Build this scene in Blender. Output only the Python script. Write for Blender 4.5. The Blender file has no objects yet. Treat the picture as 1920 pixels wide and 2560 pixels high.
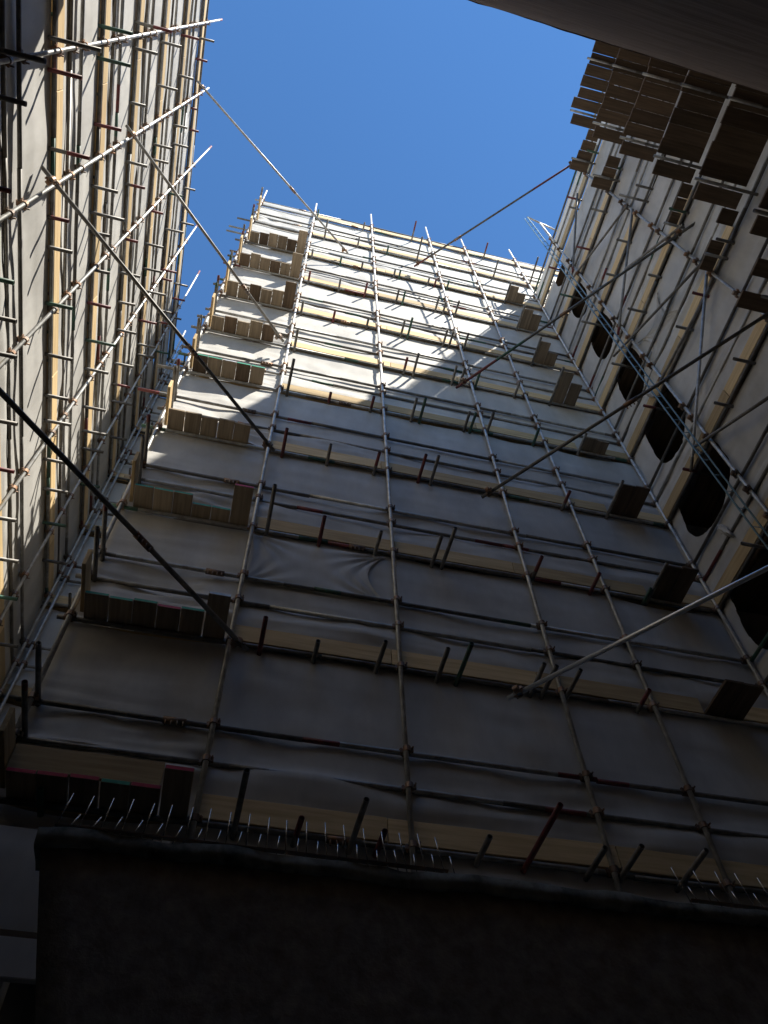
import bpy, bmesh, math, random
from mathutils import Vector, Matrix, noise
random.seed(7)
# ------------------------------------------------------------------ camera, sky, sun, exposure
# The camera sits at the origin (1.6 m above the courtyard floor); X runs along the back wall, Y towards it, Z up.
scn = bpy.context.scene
RM = [[0.9726785904702954, -0.23059529314105454, -0.02687322872115282],
      [0.17963788802726768, 0.8209064806879688, -0.5420726696202002],
      [0.1470598137690285, 0.5224350301667048, 0.8399018099924005]]
cam = bpy.data.cameras.new('camera'); camo = bpy.data.objects.new('camera', cam)
scn.collection.objects.link(camo); scn.camera = camo
cam.sensor_fit = 'VERTICAL'; cam.sensor_height = 24.0; cam.sensor_width = 18.0
cam.lens = 2008.2156 / 2560 * 24.0
cam.clip_start = 0.05; cam.clip_end = 2000
m = Matrix(((RM[0][0], -RM[1][0], -RM[2][0]), (RM[0][1], -RM[1][1], -RM[2][1]), (RM[0][2], -RM[1][2], -RM[2][2])))
camo.matrix_world = m.to_4x4()

SUN = Vector((1.0, -1.28, 2.0)).normalized()
el = math.asin(SUN.z); az = math.atan2(SUN.x, SUN.y)
w = bpy.data.worlds.new('World'); scn.world = w; w.use_nodes = True
nt = w.node_tree; bg = nt.nodes['Background']
sky = nt.nodes.new('ShaderNodeTexSky'); sky.sky_type = 'NISHITA'; sky.sun_disc = False
sky.sun_elevation = el; sky.sun_rotation = az
sky.air_density = 1.0; sky.dust_density = 0.0; sky.ozone_density = 4.0
hsv = nt.nodes.new('ShaderNodeHueSaturation'); hsv.inputs['Saturation'].default_value = 1.16
nt.links.new(sky.outputs[0], hsv.inputs['Color']); nt.links.new(hsv.outputs[0], bg.inputs[0]); bg.inputs[1].default_value = 0.11
sl = bpy.data.lights.new('sun', 'SUN'); sl.energy = 5.0; sl.angle = math.radians(0.5); sl.color = (1.0, 0.945, 0.84)
so = bpy.data.objects.new('sun', sl); scn.collection.objects.link(so)
so.rotation_euler = (-SUN).to_track_quat('-Z', 'Y').to_euler(); so.location = (20, -20, 60)
scn.view_settings.view_transform = 'Standard'; scn.view_settings.look = 'None'
scn.cycles.max_bounces = 14; scn.cycles.diffuse_bounces = 9; scn.cycles.transmission_bounces = 4
scn.view_settings.exposure = 1.02; scn.view_settings.gamma = 1.0; scn.view_settings.use_curve_mapping = False

COL = scn.collection
# ------------------------------------------------------------------ materials
def mat(name, col, rough=0.6, metal=0.0, var=0.25, scale=6.0, stretch=(1, 1, 1), col2=None, bump=0.0, rnd=0.12, trans=0.0, spec=0.4, coords='Object', detail=5):
    M = bpy.data.materials.new(name); M.use_nodes = True
    t = M.node_tree; N = t.nodes; L = t.links
    b = N['Principled BSDF']; out = N['Material Output']
    tc = N.new('ShaderNodeTexCoord'); mp = N.new('ShaderNodeMapping'); mp.inputs['Scale'].default_value = stretch
    L.new(tc.outputs[coords], mp.inputs[0])
    oi = N.new('ShaderNodeObjectInfo')
    ad = N.new('ShaderNodeVectorMath'); ad.operation = 'ADD'
    ml = N.new('ShaderNodeVectorMath'); ml.operation = 'SCALE'
    cmb = N.new('ShaderNodeCombineXYZ')
    for i in range(3): L.new(oi.outputs['Random'], cmb.inputs[i])
    L.new(cmb.outputs[0], ml.inputs[0]); ml.inputs['Scale'].default_value = 37.0
    L.new(mp.outputs[0], ad.inputs[0]); L.new(ml.outputs[0], ad.inputs[1])
    nz = N.new('ShaderNodeTexNoise'); nz.inputs['Scale'].default_value = scale; nz.inputs['Detail'].default_value = detail
    nz.inputs['Roughness'].default_value = 0.62
    L.new(ad.outputs[0], nz.inputs['Vector'])
    cr = N.new('ShaderNodeValToRGB')
    c2 = col2 or tuple(c * (1 - var) for c in col)
    cr.color_ramp.elements[0].position = 0.32; cr.color_ramp.elements[0].color = (*c2, 1)
    cr.color_ramp.elements[1].position = 0.68; cr.color_ramp.elements[1].color = (*col, 1)
    L.new(nz.outputs[0], cr.inputs[0])
    hs = N.new('ShaderNodeHueSaturation')
    mr = N.new('ShaderNodeMapRange'); mr.inputs[3].default_value = 1 - rnd; mr.inputs[4].default_value = 1 + rnd
    L.new(oi.outputs['Random'], mr.inputs[0]); L.new(mr.outputs[0], hs.inputs['Value'])
    L.new(cr.outputs[0], hs.inputs['Color']); L.new(hs.outputs[0], b.inputs['Base Color'])
    b.inputs['Roughness'].default_value = rough; b.inputs['Metallic'].default_value = metal
    b.inputs['Specular IOR Level'].default_value = spec
    if bump:
        bp = N.new('ShaderNodeBump'); bp.inputs['Strength'].default_value = bump; bp.inputs['Distance'].default_value = 0.01
        L.new(nz.outputs[0], bp.inputs['Height']); L.new(bp.outputs[0], b.inputs['Normal'])
    if trans:
        tr = N.new('ShaderNodeBsdfTranslucent'); mx = N.new('ShaderNodeMixShader'); mx.inputs[0].default_value = trans
        L.new(hs.outputs[0], tr.inputs['Color']); L.new(b.outputs[0], mx.inputs[1]); L.new(tr.outputs[0], mx.inputs[2])
        L.new(mx.outputs[0], out.inputs['Surface'])
    return M

M_TUBE = mat('galvanised_tube', (0.44, 0.44, 0.43), 0.5, 0.5, scale=9, col2=(0.24, 0.23, 0.21), rnd=0.25, bump=0.15)
M_STD = mat('galvanised_tube_light', (0.62, 0.62, 0.60), 0.45, 0.45, scale=8, col2=(0.34, 0.33, 0.31), rnd=0.15, bump=0.15)
M_DARK = mat('weathered_steel_tube', (0.24, 0.235, 0.22), 0.55, 0.35, scale=9, col2=(0.12, 0.105, 0.09), rnd=0.3)
M_RED = mat('red_tube_paint', (0.22, 0.045, 0.05), 0.55, scale=14, col2=(0.12, 0.05, 0.045))
M_GREEN = mat('green_tube_paint', (0.05, 0.15, 0.10), 0.55, scale=14, col2=(0.07, 0.09, 0.075))
M_ENDR = mat('plank_end_red', (0.6, 0.04, 0.09), 0.5, scale=14)
M_ENDG = mat('plank_end_green', (0.05, 0.36, 0.22), 0.5, scale=14)
M_BLUE = mat('pale_blue_paint', (0.13, 0.22, 0.26), 0.45, 0.3, scale=10)
M_CLAMP = mat('coupler_steel', (0.20, 0.18, 0.16), 0.55, 0.5, scale=7, col2=(0.26, 0.13, 0.06), rnd=0.4)
M_SHINY = mat('sky_toned_galvanised_tube', (0.78, 0.80, 0.82), 0.3, 0.55, scale=6, col2=(0.68, 0.70, 0.72), rnd=0.03)  # pale bluish base colour stands in for sky reflected along the tube
def wood(name, c, c2, axis):
    st = [14, 14, 14]; st[axis] = 0.8
    return mat(name, c, 0.72, scale=1.6, stretch=tuple(st), col2=c2, rnd=0.28, bump=0.25, spec=0.2, detail=8)
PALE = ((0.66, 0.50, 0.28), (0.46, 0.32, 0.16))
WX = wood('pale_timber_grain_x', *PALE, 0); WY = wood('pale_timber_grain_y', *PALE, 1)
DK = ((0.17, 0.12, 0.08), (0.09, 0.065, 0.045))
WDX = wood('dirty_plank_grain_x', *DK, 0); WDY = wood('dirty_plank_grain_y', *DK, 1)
MID = ((0.40, 0.32, 0.225), (0.23, 0.18, 0.125))
WMY = wood('used_plank_grain_y', *MID, 1)
M_SHEET = mat('white_sheeting', (0.635, 0.617, 0.58), 0.6, scale=2.2, stretch=(1, 1, .45), col2=(0.48, 0.465, 0.435), rnd=0.07, bump=0.35, trans=0.14, spec=0.25)
M_BRICK = mat('brown_stone', (0.17, 0.12, 0.085), 0.9, scale=2.0, col2=(0.10, 0.07, 0.05), bump=0.5, spec=0.1)
M_SOFFIT = mat('streaked_brown_soffit', (0.62, 0.52, 0.45), 0.85, scale=2.4, stretch=(0.35, 5, 5), col2=(0.34, 0.27, 0.23), bump=0.4, spec=0.1, detail=9)
M_PARA = mat('mottled_stone', (0.50, 0.45, 0.39), 0.95, scale=11, col2=(0.27, 0.235, 0.20), bump=0.9, spec=0.1, detail=9)  # mid-tone beige stone with random darker mottling
M_COPE = mat('mottled_coping', (0.50, 0.50, 0.44), 0.95, scale=6, col2=(0.05, 0.05, 0.04), bump=0.8, spec=0.1, detail=9)
M_GROUND = mat('courtyard_paving', (0.24, 0.225, 0.20), 0.9, scale=1.2, bump=0.3)
M_SPIKE = mat('stainless_wire', (0.75, 0.76, 0.78), 0.25, 0.9, rnd=0.05)
M_SLATE = mat('grey_render', (0.24, 0.23, 0.22), 0.9, scale=1.0, bump=0.3)

# ------------------------------------------------------------------ mesh helpers
def link(name, bm, mats, parent=None, smooth=False):
    me = bpy.data.meshes.new(name)
    if smooth:
        for f in bm.faces: f.smooth = True
    bm.to_mesh(me); bm.free()
    for mt in (mats if isinstance(mats, (list, tuple)) else [mats]): me.materials.append(mt)
    o = bpy.data.objects.new(name, me); COL.objects.link(o)
    if parent is not None: o.parent = parent
    return o
def tag(o, label, cat, group=None):
    o['label'] = label; o['category'] = cat
    if group: o['group'] = group
    return o
def thing(name, label, cat, loc=(0, 0, 0), group=None):
    o = bpy.data.objects.new(name, None); COL.objects.link(o); o.empty_display_size = 0.2
    o.location = loc
    return tag(o, label, cat, group)
def child_fix(o):
    o.matrix_parent_inverse = Matrix.Translation(-o.parent.location) if o.parent else Matrix()
R0 = 0.0242
def add_tube(bm, a, b, r=R0, segs=((1.0, 0),), n=10):
    """a capped hollow-looking tube from a to b; segs = (end fraction, material index)"""
    a = Vector(a); b = Vector(b); d = (b - a); ln = d.length; d.normalize()
    u = d.orthogonal().normalized(); v = d.cross(u)
    ts = [0.0] + [s[0] for s in segs]
    rings = []
    for t in ts:
        c = a + d * ln * t
        rings.append([bm.verts.new(c + (u * math.cos(k * 2 * math.pi / n) + v * math.sin(k * 2 * math.pi / n)) * r) for k in range(n)])
    for i, s in enumerate(segs):
        for k in range(n):
            f = bm.faces.new((rings[i][k], rings[i][(k + 1) % n], rings[i + 1][(k + 1) % n], rings[i + 1][k])); f.material_index = s[1]; f.smooth = True
    if r < 0.02 or ln < .12:
        bm.faces.new(rings[0][::-1]); bm.faces.new(rings[-1]); return
    for ring, sgn, mi in ((rings[0], 1, segs[0][1]), (rings[-1], -1, segs[-1][1])):   # open mouth with a wall: inner ring set back
        c = a if sgn == 1 else b
        inn = [bm.verts.new(c + (vv.co - c) * 0.84) for vv in ring]
        dep = [bm.verts.new(vv.co + d * sgn * 0.05) for vv in inn]
        for k in range(n):
            q = (ring[k], inn[k], inn[(k + 1) % n], ring[(k + 1) % n]); f = bm.faces.new(q if sgn == 1 else q[::-1]); f.material_index = mi
            q = (inn[k], dep[k], dep[(k + 1) % n], inn[(k + 1) % n]); f = bm.faces.new(q if sgn == 1 else q[::-1]); f.material_index = mi
        bm.faces.new(dep if sgn == 1 else dep[::-1]).material_index = mi
def tube(name, a, b, mats, parent=None, r=R0, segs=((1.0, 0),), n=10):
    bm = bmesh.new(); add_tube(bm, a, b, r, segs, n)
    o = link(name, bm, mats, parent)
    return o
def add_box(bm, lo, hi, mi=0):
    vs = [bm.verts.new((x, y, z)) for x in (lo[0], hi[0]) for y in (lo[1], hi[1]) for z in (lo[2], hi[2])]
    for q in ((0, 1, 3, 2), (4, 6, 7, 5), (0, 4, 5, 1), (2, 3, 7, 6), (0, 2, 6, 4), (1, 5, 7, 3)):
        bm.faces.new([vs[i] for i in q]).material_index = mi
def box(name, lo, hi, mats, parent=None, bev=0.0, rough=0.0, cuts=0):
    bm = bmesh.new(); add_box(bm, lo, hi)
    if bev: bmesh.ops.bevel(bm, geom=list(bm.edges), offset=bev, segments=2, affect='EDGES')
    if cuts:
        bmesh.ops.subdivide_edges(bm, edges=[e for e in bm.edges if e.calc_length() > 0.5], cuts=cuts, use_grid_fill=True)
        for v in bm.verts:
            v.co += Vector(noise.noise_vector(v.co * 4.0)) * rough
    return link(name, bm, mats, parent)
def plank(name, lo, hi, mats, parent=None, tilt=0.0):
    """a scaffold board: bevelled, very slightly bowed, with random slant"""
    bm = bmesh.new(); add_box(bm, lo, hi)
    bmesh.ops.bevel(bm, geom=list(bm.edges), offset=0.004, segments=1, affect='EDGES')
    c = Vector([(lo[i] + hi[i]) / 2 for i in range(3)])
    R = Matrix.Rotation(tilt, 3, 'Z') @ Matrix.Rotation(random.uniform(-.006, .006), 3, 'X') @ Matrix.Rotation(random.uniform(-.01, .01), 3, 'Y')
    for v in bm.verts: v.co = c + R @ (v.co - c)
    return link(name, bm, mats, parent)

# one coupler mesh: clamp ring round the upright, half shell for the ledger, two bolts
def coupler_mesh():
    bm = bmesh.new()
    for (ax, off) in (('Z', Vector((0, 0, 0))), ('X', Vector((0, 0.055, 0)))):
        n = 10; r0, r1, h = 0.0255, 0.037, 0.028
        ring = []
        for k in range(n):
            a = 2 * math.pi * k / n; c, s = math.cos(a), math.sin(a)
            for (rr, hh) in ((r0, -h), (r1, -h), (r1, h), (r0, h)):
                p = Vector((c * rr, s * rr, hh)) if ax == 'Z' else Vector((hh, c * rr, s * rr))
                ring.append(bm.verts.new(p + off))
        for k in range(n):
            for j in range(4):
                bm.faces.new((ring[4 * k + j], ring[4 * k + (j + 1) % 4], ring[4 * ((k + 1) % n) + (j + 1) % 4], ring[4 * ((k + 1) % n) + j]))
    add_tube(bm, (0.045, -0.05, 0.0), (0.045, 0.03, 0.0), 0.009, n=6)
    add_tube(bm, (-0.045, 0.03, 0.03), (-0.045, 0.03, -0.05), 0.009, n=6)
    add_box(bm, (0.03, -0.012, -0.022), (0.06, 0.012, 0.022)); add_box(bm, (-0.06, 0.02, -0.02), (-0.03, 0.05, 0.02))
    bmesh.ops.recalc_face_normals(bm, faces=bm.faces)
    me = bpy.data.meshes.new('coupler'); bm.to_mesh(me); bm.free(); me.materials.append(M_CLAMP)
    return me
def sleeve_mesh():
    bm = bmesh.new(); add_tube(bm, (-0.1, 0, 0), (0.1, 0, 0), 0.033, n=8)
    for k in range(4):
        add_tube(bm, (-0.075 + k * 0.05, -0.02, 0.0), (-0.075 + k * 0.05, -0.02, -0.07), 0.008, n=6)
    me = bpy.data.meshes.new('sleeve_coupler'); bm.to_mesh(me); bm.free(); me.materials.append(M_CLAMP)
    return me
ME_C = coupler_mesh(); ME_S = sleeve_mesh()
def put_couplers(root, spots, limit=100, name='coupler', me=ME_C):
    """spots = (distance, position, rotation z); the largest ones are parts, the rest one part of kind stuff"""
    spots = sorted(spots, key=lambda s: Vector(s[0]).length)
    for p, rz in spots[:limit]:
        o = bpy.data.objects.new(name, me); COL.objects.link(o); o.parent = root
        o.location = p; o.rotation_euler = (random.uniform(-.1, .1), 0, rz)
    if spots[limit:]:
        bm = bmesh.new(); tmp = bmesh.new(); tmp.from_mesh(me)
        for p, rz in spots[limit:]:
            M4 = Matrix.Translation(p) @ Matrix.Rotation(rz, 4, 'Z')
            vm = {v: bm.verts.new(M4 @ v.co) for v in tmp.verts}
            for f in tmp.faces: bm.faces.new([vm[v] for v in f.verts])
        tmp.free()
        o = link('distant_couplers', bm, M_CLAMP, root); o['kind'] = 'stuff'

def pcol():
    r = random.random()
    return M_RED if r < 0.22 else (M_GREEN if r < 0.45 else M_DARK)
def transom_mats():
    r = random.random()
    if r < 0.12: return [M_RED, M_RED], ((0.75, 0), (1, 1))
    if r < 0.26: return [M_GREEN, M_GREEN], ((0.75, 0), (1, 1))
    if r < 0.36: return [M_DARK, M_RED], ((0.8, 0), (1, 1))
    return [M_DARK, M_DARK], ((0.6, 0), (1, 1))
def ledger_run(root, name, a, b, cuts, mats=None):
    """a run of separate tubes butted end to end, each with a painted end"""
    a = Vector(a); b = Vector(b); ts = [0.0] + cuts + [1.0]
    for t0, t1 in zip(ts, ts[1:]):
        base = random.choice([M_TUBE, M_DARK, M_TUBE, M_DARK, M_DARK]) if mats is None else mats
        pa = a.lerp(b, t0); pb = a.lerp(b, t1)
        tt = [(0.12, 1), (0.86, 0), (1.0, 1)] if random.random() < .6 else [(1.0, 0)]
        jit = Vector((0, 0, random.uniform(-.012, .012)))
        tube(name, pa + jit, pb - jit, [base, pcol()], root, segs=tt)

# ------------------------------------------------------------------ sheeting
def fold(u, v, ties, seed, amp):
    """out-of-plane displacement of a tied sheet: soft billow plus creases radiating from the ties"""
    d = noise.noise(Vector((u * 0.55, v * 1.1, seed))) * 0.035
    d += noise.noise(Vector((u * 1.3 + v * 0.8, v * 3.6, seed + 9))) * 0.016 * amp
    d += (abs(noise.noise(Vector((u * 0.9 - v * 0.6, v * 7.0, seed + 21)))) - .2) * 0.030 * amp * (1.0 if v < .75 else .35)
    d += noise.noise(Vector((u * 3.1 + v * 1.7, v * 4.4, seed + 33))) * 0.007 * amp
    for (tu, tv, ph, s) in ties:
        du, dv = u - tu, v - tv; r = math.hypot(du, dv)
        if r < 1.8:
            th = math.atan2(dv, du)
            d += s * amp * 0.030 * math.exp(-r / 0.6) * (1 - math.exp(-r / 0.10)) * (1.7 * (1 - abs(math.sin(th * 5 + ph + 1.6 * noise.noise(Vector((u, v, seed + 3))))) ) ** 2 - .45)
    return d
def inside(p, poly):
    x, y = p; c = False; j = len(poly) - 1
    for i in range(len(poly)):
        xi, yi = poly[i]; xj, yj = poly[j]
        if (yi > y) != (yj > y) and x < (xj - xi) * (y - yi) / (yj - yi) + xi: c = not c
        j = i
    return c
def nearest(p, poly):
    best = None
    for i in range(len(poly)):
        a = Vector(poly[i]); b = Vector(poly[(i + 1) % len(poly)]); q = Vector(p); ab = b - a
        t = max(0, min(1, (q - a).dot(ab) / ab.length_squared)); c = a + ab * t; dd = (q - c).length
        if best is None or dd < best[0]: best = (dd, c)
    return best
def smooth_poly(P, it=2):
    for _ in range(it):
        Q = []
        for i in range(len(P)):
            a = Vector(P[i]); b = Vector(P[(i + 1) % len(P)]); Q += [tuple(a * .75 + b * .25), tuple(a * .25 + b * .75)]
        P = Q
    return P
def sheet(label, to3, u0, u1, ztop, zbot, seed, amp=1.0, hole=None, tie_us=(), step=0.055, sag=0.05, group=None, front=0.045, flare=1.0):
    """to3(u, z, d) maps along / height / towards-the-courtyard offset to the world"""
    nu = max(4, int((u1 - u0) / step)); nv = max(4, int((ztop - zbot) / step)); H = ztop - zbot
    rr = random.Random(seed)
    ties = [(t, zbot + 0.78 * 0 + hh, rr.uniform(0, 6), rr.uniform(.5, 1.3)) for t in tie_us for hh in (ztop - 0.05 - zbot, 0.62, 1.02, 0.22) if rr.random() < .6]
    ties = [(t, h, p, s) for (t, h, p, s) in ties]
    bm = bmesh.new(); grid = []
    tus = sorted([u0, u1] + [t for t in tie_us if u0 < t < u1])
    for i in range(nu + 1):
        u = u0 + (u1 - u0) * i / nu
        # sag of the top hem between ties
        k = max(j for j in range(len(tus)) if tus[j] <= u + 1e-6); k = min(k, len(tus) - 2)
        w_ = (u - tus[k]) / (tus[k + 1] - tus[k]); rs = random.Random(int(seed * 31 + k)).random()
        top = ztop - sag * rs * 4 * w_ * (1 - w_) * (0.5 + rs)
        col = []
        for j in range(nv + 1):
            t = j / nv; z = zbot + (top - zbot) * t; h = z - zbot
            # profile: tucked behind the toe board, billows forward above it, pulled back by the rails
            d = 0.0
            if h < 0.62: d = front * flare * math.sin(min(1, max(0, h - .10) / 0.52) * math.pi) ** 0.8 if h > .10 else 0
            d += fold(u, h, ties, seed, amp * (1.5 if h < 1.0 else 0.75)) * (0.25 + 0.75 * min(1, (H - h) / 0.15))
            if h > .56: d = min(d, .014)
            uu, zz = u, z
            col.append([uu, zz, d])
        grid.append(col)
    if hole:
        P = smooth_poly(hole)
        for col in grid:
            for c in col:
                if not inside((c[0], c[1]), P):
                    dd, q = nearest((c[0], c[1]), P)
                    if dd < 0.40: c[2] += 0.022 * math.exp(-dd / .12) * noise.noise(Vector((q.x * 5, q.y * 5, seed)))
    V = [[bm.verts.new(to3(*c)) for c in col] for col in grid]
    for i in range(nu):
        for j in range(nv):
            if hole:
                if inside(((grid[i][j][0] + grid[i + 1][j][0]) / 2, (grid[i][j][1] + grid[i][j + 1][1]) / 2), P): continue
            bm.faces.new((V[i][j], V[i + 1][j], V[i + 1][j + 1], V[i][j + 1]))
    if hole:
        for e in list(bm.edges):
            pass
        for i in range(nu + 1):
            for j in range(nv + 1):
                v = V[i][j]
                if not v.link_faces: bm.verts.remove(v); continue
                if len(v.link_faces) < 4 and 0 < i < nu and 0 < j < nv:
                    dd, q = nearest(grid[i][j][:2], P)
                    if dd < 0.12: v.co = Vector(to3(q.x, q.y, grid[i][j][2]))
    o = link('debris_sheet', bm, M_SHEET, smooth=True)
    tag(o, label, 'plastic sheet', group)
    return o
ORD = ['topmost', 'second', 'third', 'fourth', 'fifth', 'sixth', 'seventh', 'eighth', 'ninth', 'tenth', 'eleventh', 'twelfth']

# ------------------------------------------------------------------ ground and buildings
bm = bmesh.new(); bmesh.ops.create_grid(bm, x_segments=40, y_segments=40, size=200)
for v in bm.verts: v.co.z = -1.6
g = link('ground', bm, M_GROUND); g['kind'] = 'structure'
def building(label, lo, hi, m_, ops=(), axis=None):
    """brick shell; window recesses are cut as separate piers and bands on the courtyard face"""
    t = thing('building', label, 'building', (0, 0, 0))
    box('wall', lo, hi, m_, t)
    for (wl, wh) in ops: 
        box('window', wl, wh, M_WIN, t)
    return t
M_WIN = mat('dark_window', (0.02, 0.02, 0.022), 0.15, 0, scale=2, rnd=0.1)
LB = [23.95, 21.95, 19.95, 17.95, 15.85, 13.9, 12.0, 10.0, 8.0, 6.0, 3.95]
wins = []
for z in LB[1:]:
    for x in (0.9, 3.0, 5.0): wins.append(((x - .5, 7.13, z + .1), (x + .5, 7.2, z + 1.5)))
building('tall stone building wrapped in white sheeting, across the back of the courtyard', (-1.3, 7.2, -1.6), (14, 16, 23.4), M_SLATE, wins)
building('left stone building hidden behind the sunlit white sheeting', (-12, -6, -1.6), (-4.3, 18, 20.2), M_SLATE, [((-4.3, y - .5, z + .1), (-4.23, y + .5, z + 1.5)) for z in (10, 12, 14, 16, 18) for y in (1.5, 4, 6.5)])
building('narrow stone building end in the recess left of the back scaffold', (-4.3 + .01, 10.4, -1.6), (-1.31, 16, 19.6), M_SLATE, [])
building('right brown stone building seen through the gaps in the sheeting', (7.3, -.49, -1.6), (14, 7.19, 20.6), M_BRICK, [((7.23, 4.2, z + .3), (7.3, 5.0, z + 1.6)) for z in (6, 8, 10, 12, 14, 16, 18)])

M_BACK = mat('streaked_brown_masonry', (0.25, 0.195, 0.165), 0.9, scale=3.0, stretch=(0.4, 3, 4), col2=(0.14, 0.108, 0.09), bump=0.5, spec=0.1, detail=9)
# wall at the camera's back with the dark overhang that fills the top right corner
t = thing('stone_building', 'dark brown building close behind the viewer, its upper wall filling the top right corner', 'building')
box('wall', (-1.999, -6, -1.6), (4.6, -0.52, 12.4), M_BACK, t)
box('wall', (-9, -6, -1.6), (-2.0, -0.515, 9.8), M_BACK, t)
box('tower', (4.601, -6, -1.6), (13.5, -0.515, 21.5), M_BRICK, t)
def ey(x): return -0.223 + 0.021 * (x - 1.24)
bm = bmesh.new()
add_box(bm, (-1.9, -0.51, -1.6), (5.11, -0.2, 10.88))
for ax, lst in ((0, [-1.9 + .13 * k for k in range(1, 54)]), (2, [-1.6 + .2 * k for k in range(1, 62)])):
    for q in lst:
        co = [0, 0, 0]; no = [0, 0, 0]; co[ax] = q; no[ax] = 1
        bmesh.ops.bisect_plane(bm, geom=bm.verts[:] + bm.edges[:] + bm.faces[:], plane_co=co, plane_no=no)
for v in bm.verts:
    if v.co.y > -.3: v.co.y = ey(v.co.x) - .012 + noise.noise(Vector((v.co.x * 3, v.co.z * 3, 1))) * .012
link('upper_wall', bm, M_BACK, t)
bm = bmesh.new(); add_box(bm, (-1.9, -.05, 10.865), (5.115, 0.0, 10.90))
bmesh.ops.subdivide_edges(bm, edges=[e for e in bm.edges if e.calc_length() > 2], cuts=70)
for v in bm.verts: v.co.y += ey(v.co.x) + noise.noise(Vector((v.co.x * 4, 0, v.co.z))) * .010 + noise.noise(Vector((v.co.x * .9, 4, 0))) * .015; v.co.z += noise.noise(Vector((v.co.x * 3, 2, 0))) * .01
link('coping', bm, M_BACK, t)

# low outbuilding wall in the foreground with its coping
t = thing('stone_wall', 'near black stone wall filling the bottom of the view', 'wall', (0, 0, 0))
def rough_block(lo, hi, name, mt, amp, n=0.12):
    bm = bmesh.new(); add_box(bm, lo, hi)
    for ax in range(3):
        L_ = hi[ax] - lo[ax]; k = int(L_ / n)
        for q in range(1, k):
            co = [0, 0, 0]; no = [0, 0, 0]; co[ax] = lo[ax] + L_ * q / k; no[ax] = 1
            bmesh.ops.bisect_plane(bm, geom=bm.verts[:] + bm.edges[:] + bm.faces[:], plane_co=co, plane_no=no)
    for v in bm.verts: v.co += Vector(noise.noise_vector(v.co * 3.1)) * amp + Vector(noise.noise_vector(v.co * 9.0)) * amp * .35
    return link(name, bm, mt, t, smooth=True)
mb = rough_block((-0.655, 3.22, -1.6), (7.0, 5.0, 2.12), 'masonry', M_PARA, 0.012, 0.14)
for v in mb.data.vertices:
    if v.co.x < .345: v.co.x += min(.24, max(0, 2.1 - v.co.z) * .30) * min(1, max(0, .345 - v.co.x))
bm_c = rough_block((-0.675, 3.19, 2.10), (7.05, 3.42, 2.17), 'coping', M_COPE, 0.022, 0.035)

# bird spikes
def spikes(label, x0, x1, step, style):
    r = thing('bird_spike_strip', label, 'bird spikes', (x0, 3.2, 2.17), )
    x = x0; k = 0
    bm = bmesh.new(); add_box(bm, (0, -.012, .012), (x1 - x0, .012, .018)); link('base_strip', bm, M_CLAMP, r)
    while x < x1:
        lean = style(x); 
        for (dx, dy, h) in ((lean, -.02, .16), (.012 + lean * .8, .0, .075)):
            bm = bmesh.new()
            ox = 0 if h > .1 else .047
            add_tube(bm, (x - x0 + ox, 0, -.01), (x - x0 + ox + dx + random.uniform(-.004, .004), dy, .012 + h + random.uniform(-.008, .008)), 0.0026, n=6)
            link('spike', bm, M_SPIKE, r)
        x += step * random.uniform(.94, 1.06); k += 1
    return r
spikes('long row of thin steel bird spikes on the left end of the black wall', -0.62, 1.12, 0.092, lambda x: 0.035 - 0.045 * (x + .6) )
spikes('short row of crossed bird spikes on the right end of the black wall', 2.33, 2.95, 0.115, lambda x: -0.055)

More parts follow.
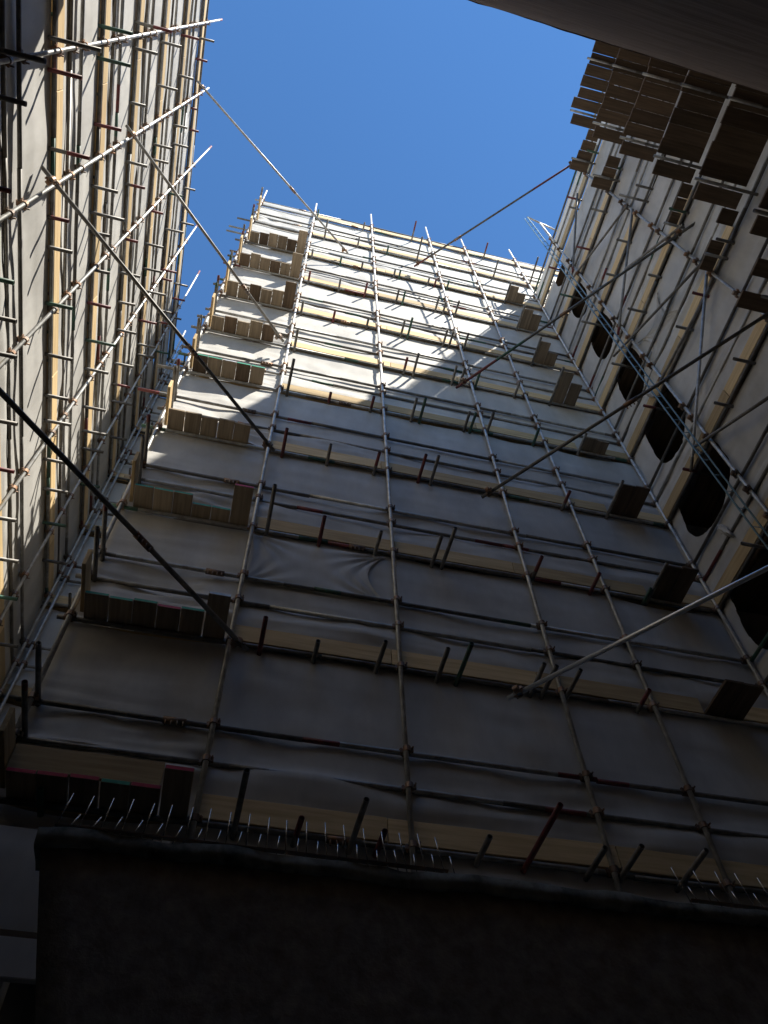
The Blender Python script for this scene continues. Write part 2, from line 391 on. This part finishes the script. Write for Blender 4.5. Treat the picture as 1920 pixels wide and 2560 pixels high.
# ------------------------------------------------------------------ BACK SCAFFOLD
YB = 5.5
back = thing('scaffold', 'tall tube scaffold across the back wall, lit at the top and dark below', 'scaffold', (0, 0, 0))
SX = [(-1.61, -1.61, 25.6), (-0.085, -0.085, 25.45), (1.60, 1.655, 25.75), (3.345, 3.385, 25.8), (4.44, 4.42, 25.3), (6.02, 5.99, 25.45)]
cs = []
def standard(root, a, b, mats=(M_STD,), **k):
    a = Vector(a); b = Vector(b)
    o = tube('standard', a, b, list(mats), root, segs=((1.0, 0),), **k)
    return o
for xt, xb, zt in SX:
    standard(back, (xb, YB, -1.5), (xt, YB, zt))
def sx_at(i, z): return SX[i][1] + (SX[i][0] - SX[i][1]) * max(0, min(1, (z - 4) / 20))
YL = 5.553
TR = {0: [(2.8, 4.98), (0.0, 5.3), (1.35, 5.35), (5.0, 5.1)], 1: [(2.84, 4.92), (0.3, 5.05), (5.0, 5.05), (6.04, 4.73), (2.0, 5.35), (1.2, 5.3)],
 2: [(2.12, 5.38), (2.26, 5.36), (2.98, 5.38), (3.15, 5.38), (3.48, 5.35), (0.75, 5.38), (0.05, 5.35), (1.3, 5.37)],
 3: [(0.06, 5.3), (.78, 5.32), (1.36, 5.27), (2.09, 5.27), (2.24, 5.27), (3.01, 5.2), (3.2, 5.3), (3.47, 5.2)],
 4: [(0.03, 5.3), (0.68, 5.36), (1.38, 5.33), (2.1, 5.22), (2.25, 5.14), (3.0, 5.23), (3.13, 5.23), (3.44, 5.2)],
 5: [(0.03, 5.17), (2.08, 5.25), (2.26, 5.13), (3.01, 5.21), (3.14, 5.22), (3.44, 5.21), (4.22, 5.27)],
 6: [(0.03, 4.95), (0.72, 5.38), (1.42, 5.3), (2.12, 5.18), (2.26, 5.14), (3.02, 5.22), (3.11, 5.22), (3.41, 5.15), (4.25, 5.26)],
 7: [(0.13, 5.14), (0.77, 5.25), (1.44, 5.23), (2.1, 5.12), (2.29, 5.1), (4.3, 5.25)],
 8: [(0.1, 4.85), (.74, 5.15), (1.41, 5.22), (2.14, 5.13), (2.27, 4.98), (3.43, 5.16), (4.23, 5.25), (4.97, 5.34)],
 9: [(0.23, 5.11), (0.77, 5.3), (1.39, 5.17), (2.05, 5.13), (2.25, 5.02), (3.06, 5.13), (3.17, 5.13), (3.43, 5.13), (4.26, 5.25)],
 10: [(0.23, 4.8), (0.69, 5.26), (1.15, 4.95), (1.36, 5.29), (2.2, 5.2), (2.6, 4.72), (3.15, 5.16), (3.44, 5.08), (3.98, 5.03), (-1.2, 5.3)]}
RAILS = {}
sl_spots = []
for i, z in enumerate(LB):
    x1 = 7.9 if i < 3 else 6.15
    x0 = -1.68 - random.choice([0.05, 0.15, 0.35, 0.42])
    ledger_run(back, 'ledger', (x0, YL, z), (x1, YL, z), [random.uniform(.3, .4), random.uniform(.62, .75)])
    rails = [0.60 + random.uniform(-.04, .05), 1.0 + random.uniform(-.05, .07)]
    if i == 0: rails = [0.45]
    RAILS[i] = rails
    for rz in rails:
        xo = -1.72 - random.choice([0.02, 0.1, .4])
        s = sorted([random.uniform(.25, .35), random.uniform(.6, .7)])
        ledger_run(back, 'guard_rail', (xo, YL, z + rz), (x1, YL, z + rz), s)
        if random.random() < .5: sl_spots.append(((-0.28 - random.uniform(0, .25), YL, z + rz), 0))
    if i % 2 == 0: sl_spots.append((random.choice([1.1, 2.9, .9]) and (random.uniform(.9, 1.2), YL, z), 0))
    for k in range(6):
        for dz in [0] + rails:
            cs.append(((sx_at(k, z + dz), YB, z + dz), 0))
    for (x, yt) in TR[i]:
        mm, sg = transom_mats()
        xx = x + random.uniform(-.02, .02)
        tube('transom', (x, 6.3, z - .052), (xx, yt, z - .052), mm, back, segs=sg)
    # toe boards, butted end to end
    tb = [-0.10, 1.7 + random.uniform(-.3, .3), 3.4 + random.uniform(-.5, .5), 5.05]
    if i < 3: tb = [-0.12, 1.9, 4.3, 6.9 + random.uniform(-.3, .3), 7.85]
    for a, b in zip(tb, tb[1:]):
        plank('toe_board', (a + .004, 5.526, z + .03), (b - .004, 5.556, z + .256), WX, back)
    if i >= 3: plank('toe_board', (5.5, 5.526, z + .03), (6.10, 5.556, z + .25), WX, back)
    # working deck behind the sheeting
    for k in range(4):
        pass
    bm = bmesh.new()
    for k in range(5):
        add_box(bm, (-1.6, 5.66 + k * .235, z + .03), (x1 - .1, 5.66 + k * .235 + .225, z + .068))
    link('deck', bm, WX, back)
put_couplers(back, cs)
for p, rz in sl_spots:
    o = bpy.data.objects.new('sleeve_coupler', ME_S); COL.objects.link(o); o.parent = back; o.location = p
# upright that carries the hop-up at the right corner, and the short bars at the left return
for i, z in enumerate(LB[1:], 1):
    for dz in (0.62, 1.0):
        mm, sg = transom_mats()
        tube('return_rail', (-1.55 - .02 * (dz > .8), 5.75, z + dz), (-1.55 - .02 * (dz > .8), 4.88 + random.uniform(-.05, .1), z + dz), [M_DARK, mm[1]], back, segs=((.9, 0), (1, 1)))
    plank('end_board', (-1.545, 4.9 + random.uniform(-.03, .12), z + .07), (-1.507, 5.52, z + .295), WY, back)

# sheets of the back scaffold
def b3(u, z, d): return (u, 5.598 - d, z)
SXs = [-0.085, 1.62, 3.36, 4.43, 6.0]
for i, z in enumerate(LB):
    zb = z - (LB[i + 1] if i + 1 < len(LB) else 1.9)
    top = z + .02; bot = (LB[i + 1] if i + 1 < len(LB) else 2.95) + .06
    am = 0.8 if i < 6 else 1.25
    x1 = 7.8 if i < 2 else 6.16
    lab = {10: 'lowest white sheet of the back scaffold, dark behind the bird spikes'}.get(i, ORD[i + 1] + ' white sheet from the top on the back scaffold, right of the first inner pole')
    sheet(lab, b3, -0.10, x1, top, bot, 11 + i, am, tie_us=SXs, group='white sheets on the back scaffold', sag=.09 if i in (3, 6, 8) else .02)
    lab = ORD[i + 1] + ' narrow white sheet from the top at the left end of the back scaffold' if i < 10 else 'lowest narrow sheet at the left end of the back scaffold, above the black wall'
    sheet(lab, b3, -1.66, -0.10, top, bot, 51 + i, 2.1, tie_us=(-1.6, -.1), group='narrow white sheets at the left end', sag=.05, flare=.9, step=.04)
sheet('topmost white sheet strip along the handrail of the back scaffold, against the sky', b3, -1.6, 7.8, LB[0] + .52, LB[0] + .06, 5, .5, tie_us=SXs, sag=.06, group='white sheets on the back scaffold')
# hoarding sheet low at the left edge
def lo3(u, z, d): return (u, 4.86 - d, z)
sheet('short grey sheet hanging low at the left edge beside the black wall', lo3, -1.9, -0.2, 3.3, 2.6, 77, .4, sag=.02, front=.01)
t_ = box('hoarding_panel', (-1.9, 4.75, 2.31), (-0.60, 4.8, 2.53), M_SHEET, None, bev=.005); tag(t_, 'dim grey hoarding panel under the short hanging sheet, bottom left corner', 'panel')
t_ = plank('timber_batten', (-1.9, 4.80, 2.535), (-0.2, 4.85, 2.595), WDX); tag(t_, 'dark timber batten between the short grey sheet and the hoarding panel', 'timber batten')

# planks projecting in front of the back scaffold
lift_word = lambda i: ORD[i]
for i, z in enumerate(LB):
    if i == 0 or i == 1: continue
    gl = 'short planks laid side by side at the left end of the back scaffold'
    n = 5; xs = -1.50
    long_last = i in (2, 8, 9, 10)
    nlast = 1 if i not in (5, 6, 7) else 0
    for k in range(n + nlast):
        a = xs + k * 0.226
        if i == 9 and k == 3: a += .0
        yt = 5.24 + random.uniform(-.03, .05) * (1 if i < 6 else .35)
        if i in (6,) : yt = 5.24
        if k == n: yt = 5.0 if i in (2, 4, 8, 9, 10, 3) else 5.22
        if i == 8 and k in (3, 4): yt = 5.36
        wpos = ['leftmost', 'second', 'third', 'fourth', 'fifth', 'rightmost'][k]
        gap = random.choice([.003, .004, .006, .012])
        o = plank('scaffold_board', (a + gap, yt, z + .028), (a + .224, 5.575, z + .066), WMY if (i + k) % 3 or i > 6 else WDY, tilt=random.uniform(-.006, .006))
        if i in (6, 8, 9, 10):
            o.data.materials.append(random.choice([M_ENDR, M_ENDG, M_ENDR, M_ENDG, M_STD]))
            for pf in o.data.polygons:
                if pf.normal.y < -.9: pf.material_index = 1
        tag(o, '%s short plank in the projecting row on the %s lift from the top, left end' % (wpos, ORD[i]), 'plank', gl)
    # right corner hop-up
    specs = {2: [(5.06, 5.14), (5.28, 5.28)], 3: [(5.03, 5.07), (5.26, 5.15)], 4: [(5.0, 5.06), (5.23, 5.26)], 5: [(4.99, 4.9), (5.23, 5.1)],
             6: [(5.1, 5.28), (5.32, 5.3)], 7: [(5.06, 5.02), (5.29, 5.01)], 8: [(5.06, 5.02), (5.29, 5.0)], 9: [(5.06, 5.04), (5.29, 5.05)], 10: [(5.06, 5.1)]}[i]
    for k, (x, yt) in enumerate(specs):
        o = plank('scaffold_board', (x, yt, z + .028), (x + .222, 5.575, z + .066), WMY if i < 7 else WDY)
        tag(o, '%s plank of the pair by the right corner, %s lift from the top' % (['left', 'right'][k], ORD[i]), 'plank', 'plank pairs by the right corner of the back scaffold')
    if i in (2, 3, 4, 5, 6, 7, 8):
        x = specs[0][0] - .05
        tube('transom', (x, 6.0, z - .05), (x, specs[0][1] - .1, z - .05), [M_DARK], back)

# ------------------------------------------------------------------ LEFT SCAFFOLD
XL = -3.03
left = thing('scaffold', 'sunlit tube scaffold along the left wall with red and green tube ends', 'scaffold')
LA = [19.8, 17.85, 15.9, 13.95, 12.0, 10.08, 8.0, 6.0]
SYA = [(-0.3, 22.4), (1.25, 22.35), (2.64, 21.4), (4.18, 23.0), (5.98, 22.1), (7.67, 23.5), (8.92, 21.9)]
cs = []
for y, zt in SYA:
    tube('standard', (XL, y, -1.5), (XL, y, zt), [M_STD, M_RED if zt > 21.9 else M_STD], left, segs=((.985, 0), (1, 1)))
TA = {0: [(1.55, -2.78), (1.93, -2.88), (2.92, -3.0), (3.35, -2.91), (4.6, -2.85), (5.4, -2.8), (6.87, -2.79), (7.25, -2.82), (7.75, -2.86)],
 1: [(1.43, -2.79), (2.09, -2.82), (3.02, -2.85), (3.35, -2.8), (4.34, -2.82), (5.08, -2.72), (5.95, -2.78), (6.15, -2.86), (6.88, -2.81), (7.17, -2.8), (7.9, -2.8)],
 2: [(.3, -2.8), (1.44, -2.76), (2.1, -2.76), (3.08, -2.77), (3.34, -2.81), (4.24, -2.83), (4.86, -2.77), (5.37, -2.75), (5.8, -2.65), (6.43, -2.77), (6.94, -2.75), (7.19, -2.76), (7.9, -2.8)],
 3: [(.2, -2.8), (1.1, -2.58), (1.44, -2.76), (2.18, -2.88), (3.04, -2.79), (3.41, -2.8), (4.28, -2.85), (4.85, -2.77), (5.4, -2.82), (5.89, -2.77), (6.55, -2.77), (6.96, -2.81), (7.32, -2.75), (8.1, -2.8)],
 4: [(.3, -2.8), (1.1, -2.7), (1.46, -2.7), (2.26, -2.77), (3.04, -2.77), (3.4, -2.66), (3.7, -2.85), (4.23, -2.82), (4.73, -2.78), (5.34, -2.68), (5.81, -2.76), (6.5, -2.77), (6.95, -2.73), (7.26, -2.77), (8.0, -2.8)],
 5: [(.4, -2.8), (1.15, -2.58), (1.45, -2.77), (2.25, -2.66), (3.04, -2.87), (3.39, -2.82), (4.1, -2.8), (4.79, -2.78), (5.39, -2.82), (5.79, -2.77), (6.38, -2.81), (6.9, -2.79), (7.5, -2.8), (8.2, -2.78)],
 6: [(1.1, -2.5), (1.45, -2.66), (2.25, -2.8), (3.1, -2.78), (3.5, -2.76), (3.9, -2.76), (4.7, -2.76), (5.3, -2.8), (6.0, -2.78), (6.6, -2.76), (7.2, -2.78), (8.0, -2.78)],
 7: [(3.0, -2.76), (4.4, -2.76), (5.2, -2.8), (6.0, -2.78), (6.9, -2.76), (7.8, -2.78)]}
for i, z in enumerate(LA):
    ledger_run(left, 'ledger', (-3.08, -.45, z), (-3.08, 9.1, z), [random.uniform(.25, .4), random.uniform(.6, .8)])
    rails = [0.58 + random.uniform(-.03, .03), 1.0 + random.uniform(-.04, .04)] if i else [0.56]
    for rz in rails:
        ledger_run(left, 'guard_rail', (-3.08, -.45, z + rz), (-3.08, 9.1, z + rz), sorted([random.uniform(.2, .45), random.uniform(.55, .8)]))
    for y, zt in SYA:
        for dz in [0] + rails:
            cs.append(((XL, y, z + dz), math.pi / 2))
    for (y, xt) in TA[i]:
        mm, sg = transom_mats()
        tube('transom', (-3.9, y, z - .052), (xt, y + random.uniform(-.02, .02), z - .052), mm, left, segs=sg)
    cuts = [-.45, random.uniform(1.5, 2.5), random.uniform(4.4, 5.3), random.uniform(7.3, 8), 9.1]
    for a, b in zip(cuts, cuts[1:]):
        plank('toe_board', (-3.085, a + .004, z + .03), (-3.055, b - .004, z + .258), WY, left)
    bm = bmesh.new()
    for k in range(4): add_box(bm, (-3.2 - k * .235 - .225, -.45, z + .03), (-3.2 - k * .235, 9.0, z + .068))
    link('deck', bm, WY, left)
put_couplers(left, cs)
def a3(u, z, d): return (-3.126 + d, u, z)
SYs = [y for y, _ in SYA][1:]
for i, z in enumerate(LA):
    bot = (LA[i + 1] if i + 1 < len(LA) else 4.0) + .06
    sheet(ORD[i + 1] + ' white sheet from the top on the left scaffold, crossed by pole shadows', a3, -.45, 9.08, z + .022, bot, 101 + i, .55, tie_us=SYs, group='white sheets on the left scaffold', sag=.012)
sheet('topmost narrow white sheet along the top rail of the left scaffold, against the sky', a3, -.45, 9.08, LA[0] + .60, LA[0] + .06, 99, .4, tie_us=SYs, sag=.03, group='white sheets on the left scaffold')

# recess scaffold between the left and back scaffolds
rec = thing('scaffold', 'narrow shaded scaffold in the recess between the left wall and the back scaffold', 'scaffold')
LR = [20.0, 18.0, 16.0, 14.0, 12.1, 10.05, 8.05, 6.0]
cs = []
for x in (-2.95, -1.75): tube('standard', (x, 9.0, -1.5), (x, 9.0, 21.3), [M_STD], rec)
for i, z in enumerate(LR):
    ledger_run(rec, 'ledger', (-3.2, 9.05, z), (-1.4, 9.05, z), [])
    for rz in (0.6, 1.0):
        if i: ledger_run(rec, 'guard_rail', (-3.1, 9.05, z + rz), (-1.4, 9.05, z + rz), [])
        cs.append(((-2.95, 9.0, z + rz), 0))
    plank('toe_board', (-3.1, 9.09, z + .03), (-1.3, 9.128, z + .258), WX, rec)
    for x in (-2.7, -2.3):
        mm, sg = transom_mats(); tube('transom', (x, 9.9, z - .05), (x, 8.75, z - .05), mm, rec, segs=sg)
    bm = bmesh.new()
    for k in range(4): add_box(bm, (-3.1, 9.17 + k * .235, z + .03), (-1.35, 9.17 + k * .235 + .225, z + .068))
    link('deck', bm, WX, rec)
    bot = (LR[i + 1] if i + 1 < len(LR) else 4.0) + .06
    sheet(ORD[i] + ' shaded sheet from the top in the recess beside the left scaffold', lambda u, zz, d: (u, 9.15 - d, zz), -3.6, -1.35, z - .03, bot, 151 + i, 1.4, tie_us=(-2.95, -1.75), group='shaded sheets in the recess', sag=.05)
put_couplers(rec, cs)
# return side of the back scaffold, closing the projection
ret = [(z, LB[k + 1] if k + 1 < len(LB) else 2) for k, z in enumerate(LB)]
for k, (z, zn) in enumerate(ret[:10]):
    sheet(ORD[k] + ' sheet from the top on the return side of the back scaffold', lambda u, zz, d: (-1.66 - d, u, zz), 5.66, 9.0, z - .03, zn + .06, 171 + k, 1.0, tie_us=(7.3,), group='sheets on the return side', step=.09, front=.03)

# ------------------------------------------------------------------ RIGHT SCAFFOLD
XR = 5.97
right = thing('scaffold', 'shaded tube scaffold along the right wall with cross bracing and torn sheeting', 'scaffold')
LC = [20.0, 17.98, 15.95, 13.97, 12.05, 10.05, 8.0, 6.0]
cs = []
for y, zt, zb in ((4.03, 22.2, -1.5), (2.24, 21.6, -1.5)):
    tube('standard', (XR, y, zb), (XR, y, zt), [M_STD, M_BLUE], right, segs=((.5, 0), (1, 0)))
    for z in LC:
        for dz in (0, .6, 1.0): cs.append(((XR, y, z + dz), math.pi / 2))
XLc = 6.02
for i, z in enumerate(LC):
    ledger_run(right, 'ledger', (XLc, -.4, z), (XLc, 5.48, z), [random.uniform(.3, .6)])
    rails = [.6 + random.uniform(-.04, .04), 1.0 + random.uniform(-.05, .05)]
    if i == 0: rails = [.62, 1.12]
    for rz in rails:
        ledger_run(right, 'guard_rail', (XLc, -.4, z + rz), (XLc, 5.48, z + rz), [random.uniform(.3, .7)])
    for y in [random.uniform(4.45, 4.6), 3.3 + random.uniform(-.3, .3), 2.75 + random.uniform(-.2, .2), 1.75]:
        mm, sg = transom_mats(); tube('transom', (6.9, y, z - .052), (XR - random.uniform(.12, .3), y, z - .052), [M_DARK, mm[1]], right, segs=sg)
    cuts = [[1.6, 1.9, 2.25, 1.4, 1.55, 1.45, 1.4, 1.4][i], 3.6 + random.uniform(-.4, .4), 5.5]
    for a, b in zip(cuts, cuts[1:]):
        plank('toe_board', (5.996, a + .004, z + .03), (6.026, b - .004, z + .258), WY, right)
    bm = bmesh.new()
    for k in range(4): add_box(bm, (6.15 + k * .235, -.4, z + .03), (6.15 + k * .235 + .225, 5.5, z + .068))
    link('deck', bm, WDY, right)
# bracing in the plane of the right scaffold
XB = 5.915
for (ya, za, yb, zb) in ((2.7, 20.0, 4.1, 18.3), (2.2, 16.45, 4.2, 18.15), (2.2, 16.1, 4.15, 14.4), (1.9, 13.6, 3.15, 15.3), (2.2, 12.4, 4.5, 14.2), (2.1, 12.25, 4.55, 9.95), (2.4, 11.8, 4.15, 12.03), (2.9, 9.05, 4.25, 10.15), (2.3, 8.3, 4.1, 6.1)):
    tube('brace', (XB, ya, za), (XB, yb, zb), [random.choice([M_TUBE, M_DARK, M_DARK]), pcol()], right, segs=((.94, 0), (1, 1)))
tube('outrigger', (5.66, 4.0, 23.0), (6.75, 4.2, 23.05), [M_STD], right)
tube('outrigger', (5.9, 3.98, 20.4), (5.93, 3.99, 22.5), [M_STD], right)
put_couplers(right, cs)
HOLES = {}
for k, (a, b, zb) in enumerate([(4.27, 4.80, 19.12), (4.18, 4.86, 16.98), (4.17, 4.95, 14.78), (4.15, 4.97, 12.78), (4.05, 5.08, 10.75), (4.02, 5.30, 9.02), (4.2, 5.36, 6.75)]):
    zt = LC[k] + .25; c = (a + b) / 2; zm = zb + (zt - zb) * .35
    HOLES[k] = [(a + .05, zt), (b - .12, zt), (b - .02, zm + .3), (b, zm), (b - .10, zb + .16), (c + .06, zb), (c - .12, zb + .05), (a + .08, zb + .28), (a, zm + .1)]
def c3(u, z, d): return (6.066 - d, u, z)
for i, z in enumerate(LC):
    bot = (LC[i + 1] if i + 1 < len(LC) else 4.0) + .06
    lab = ORD[i + 1] + ' grey white sheet from the top on the right scaffold, with a torn dark opening' if i in HOLES else 'lowest whole sheet of the right scaffold, without an opening'
    sheet(lab, c3, -.4, 5.62, z + .022, bot, 201 + i, 1.2, hole=HOLES.get(i), tie_us=(.5, 2.24, 4.03, 5.4), group='sheets on the right scaffold', sag=.04, step=.036 if i in HOLES else .05)
sheet('topmost bright white sheet strip along the top rail of the right scaffold', c3, -.4, 5.62, LC[0] + 1.14, LC[0] + .06, 199, .5, tie_us=(.5, 2.24, 4.03, 5.4), sag=.02, group='sheets on the right scaffold', front=.02)
# knotted sheet tails beside the openings
def wad(label, p, s, seed):
    bm = bmesh.new()
    bmesh.ops.create_icosphere(bm, subdivisions=4, radius=1)
    for v in bm.verts:
        n_ = v.co.normalized(); k = 1 + .55 * noise.noise(n_ * 2.3 + Vector((seed, 0, 0))) + .3 * noise.noise(n_ * 6 + Vector((seed, 3, 0)))
        v.co = Vector((n_.x * .35 * k, n_.y * .45 * k, n_.z * (1.0 if n_.z > 0 else 2.2) * k)) * s
        v.co.y += .25 * v.co.z
    for v in bm.verts: v.co += Vector(p)
    o = link('knotted_sheet_tail', bm, M_SHEET, smooth=True); tag(o, label, 'sheet tail', 'knotted sheet tails beside the openings')
wad('longest knotted white sheet tail hanging beside the opening on the seventh right sheet', (5.98, 4.72, 8.72), .11, 1)
wad('small knotted sheet tail beside the lower right openings, under a light pole', (5.96, 4.35, 10.25), .08, 2)
wad('knotted sheet tail near the middle of the right scaffold beside an opening', (5.96, 4.4, 12.3), .08, 3)
wad('tiny knotted sheet tail beside the third opening from the top', (5.96, 4.3, 16.3), .07, 4)

# twin rail hoist mast
mast = thing('hoist_mast', 'slim pale blue twin rail mast standing in front of the right scaffold', 'mast', (5.66, 4.0, -1.6))
for dx, dy in ((0, 0), (-.055, .062)):
    tube('rail', (dx, dy, 0), (dx, dy, 24.6), [M_BLUE], mast, r=.013, n=8)
bm = bmesh.new()
for k in range(60): add_tube(bm, (0, 0, .4 + k * .4), (-.055, .062, .5 + k * .4), .006, n=5)
link('rungs', bm, M_BLUE, mast)

# loading bay with plank decks at the top right
bay = thing('loading_bay', 'stack of dark planked loading decks projecting beside the dark brown wall, top right', 'loading bay')
bz = {19.95: 'topmost', 17.9: 'second', 15.9: 'third', 13.9: 'fourth', 12.0: 'fifth', 10.0: 'sixth', 8.0: 'seventh'}
for z, wd in bz.items():
    for y in (0.0, 1.045):
        tube('transom', (5.10, y, z - .03), (6.5, y, z - .03), [M_TUBE, M_DARK], bay, segs=((.35, 0), (1, 1)))
    tube('transom', (5.48 if z > 15 else 5.7, 1.98, z - .03), (6.5, 1.98, z - .03), [M_TUBE, M_DARK], bay, segs=((.35, 0), (1, 1)))
    rows = [(-.34, 5.14), (-.1, 5.16)] + [(.13 + k * .225, 5.16 + random.uniform(-.01, .03)) for k in range(4)]
    rows += [(1.09, 5.21)]
    y = -.36 if z > 11 else -.12; k = 0; ys = []
    while y < 1.0 - .2: ys.append(y); y += .225
    ys = ys + [1.085]
    for y in ys:
        k += 1
        xl = 5.16 + random.uniform(-.015, .02)
        if y > 1.05: xl = 5.2
        if z == 19.95 and y == ys[-2]: xl = 5.1
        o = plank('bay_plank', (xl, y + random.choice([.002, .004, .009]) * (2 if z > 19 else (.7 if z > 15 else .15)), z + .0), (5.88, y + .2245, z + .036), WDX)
        tag(o, '%s plank from the dark brown wall on the %s loading deck from the top' % (['first', 'second', 'third', 'fourth', 'fifth', 'sixth', 'seventh', 'eighth'][k - 1], wd), 'plank', 'planks of the loading decks')
    ext = {19.95: [(1.32, 5.66), (1.55, 5.62), (1.775, 5.6), (2.0, 5.52)], 17.9: [(1.55, 5.67), (1.775, 5.66), (2.0, 5.52)], 15.9: [], 13.9: [(1.32, 5.75), (1.55, 5.76), (1.775, 5.77)],
           12.0: [(1.32, 5.68), (1.775, 5.72), (2.0, 5.73)], 10.0: [(1.55, 5.45), (1.97, 5.45)], 8.0: [(1.97, 5.45)]}[z]
    for j, (y, xl) in enumerate(ext):
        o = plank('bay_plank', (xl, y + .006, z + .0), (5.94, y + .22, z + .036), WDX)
        tag(o, '%s short plank past the tube end of the %s loading deck from the top' % (['first', 'second', 'third', 'fourth'][j], wd), 'plank', 'short planks past the loading decks')

# ------------------------------------------------------------------ long raking tubes spanning the corners
def raker(label, a, b, mats, segs=((1, 0),), ext=0.0):
    a = Vector(a); b = Vector(b); d = (b - a).normalized()
    o = tube('scaffold_tube', a - d * ext, b + d * ext * .3, mats, segs=segs, n=12)
    tag(o, label, 'scaffold tube', 'long tubes bracing the courtyard corners')
    for q in (a + d * .06, b - d * .10):
        c = bpy.data.objects.new('coupler', ME_C); COL.objects.link(c); c.parent = o; c.location = q
        c.rotation_euler = (0.2, 0.1, math.atan2(d.y, d.x))
    if 'shiny' in label: return
    c = bpy.data.objects.new('sleeve_coupler', ME_S); COL.objects.link(c); c.parent = o; c.location = a.lerp(b, random.uniform(.5, .75)); c.rotation_euler = (0, 0, math.atan2(d.y, d.x))
raker('uppermost long tube from the left scaffold, crossing the blue sky', (-2.98, 2.40, 19.74), (.89, 5.35, 20.32), [M_TUBE], ext=.08)
raker('second long tube from the left scaffold, ending at the first inner back pole', (-2.98, 2.48, 13.38), (-.2, 5.35, 13.64), [M_DARK], ext=.08)
raker('third long dark tube from the left scaffold, ending below the sunlit sheets', (-2.98, 2.44, 9.6), (-.02, 5.38, 9.73), [M_DARK], ext=.1)
raker('lowest and nearest long dark tube entering from the left edge', (-2.98, 2.22, 5.7), (.07, 5.35, 5.74), [M_DARK], ext=.1)
raker('uppermost thin reddish tube from the loading decks across the sky', (5.7, 2.13, 20.4), (2.63, 5.35, 20.48), [M_DARK, M_RED], segs=((.25, 1), (.5, 0), (.9, 0), (1, 1)), ext=.05)
raker('long dark tube crossing the right scaffold to the sunlit part of the back sheets', (5.93, 2.0, 13.55), (3.04, 5.35, 13.31), [M_DARK, M_GREEN, M_RED], segs=((.7, 0), (.82, 1), (1, 2)), ext=.3)
raker('long dark tube crossing the right scaffold to the middle of the back scaffold', (5.9, 1.72, 9.5), (2.96, 5.35, 9.49), [M_DARK], ext=.1)
raker('nearest shiny bluish white tube, entering low from the right edge', (5.93, 1.73, 5.68), (2.72, 5.38, 5.66), [M_SHINY], ext=.1)

plank('toe_board', (-1.50, 5.27, LB[10] + .075), (-.385, 5.305, LB[10] + .30), WX, back)

# loose second layers of sheeting
def loose(label, to3, u0, u1, z0, z1, seed, right=.25, left=.06, top=.05):
    bm = bmesh.new(); nu, nv = 44, 34; V = []
    for i in range(nu + 1):
        a = i / nu; col = []
        for j in range(nv + 1):
            b = j / nv; sv = math.sin(math.pi * b); su = math.sin(math.pi * a)
            ua = u0 + left * sv; ub = u1 - right * sv ** .8
            z = z0 + (z1 - z0) * b - top * su * (b ** 2) * 1.4
            u = ua + (ub - ua) * a
            d = .018 * noise.noise(Vector((u * 1.6, z * 2.2, seed)))
            for cu, cz in ((0, 0), (0, 1), (1, 0), (1, 1)):
                du = (a - cu) * 1.6; dz = b - cz; r = math.hypot(du, dz)
                d += .028 * math.exp(-r / .35) * (1 - math.exp(-r / .05)) * math.sin(math.atan2(dz, du) * 14 + seed + cu * 2 + cz)
            col.append(bm.verts.new(to3(u, z, d)))
        V.append(col)
    for i in range(nu):
        for j in range(nv): bm.faces.new((V[i][j], V[i + 1][j], V[i + 1][j + 1], V[i][j + 1]))
    o = link('loose_sheet', bm, M_SHEET, smooth=True); tag(o, label, 'plastic sheet')
loose('loose second white sheet with a curved right edge between two back poles', lambda u, z, d: (u, 5.565 - d, z), -.08, 1.58, 7.02, 7.95, 3)
loose('pale loose sheet drooping near the middle of the right scaffold', lambda u, z, d: (6.04 - d, u, z), 3.05, 4.15, 12.75, 13.85, 5, right=.3, left=.2, top=.3)
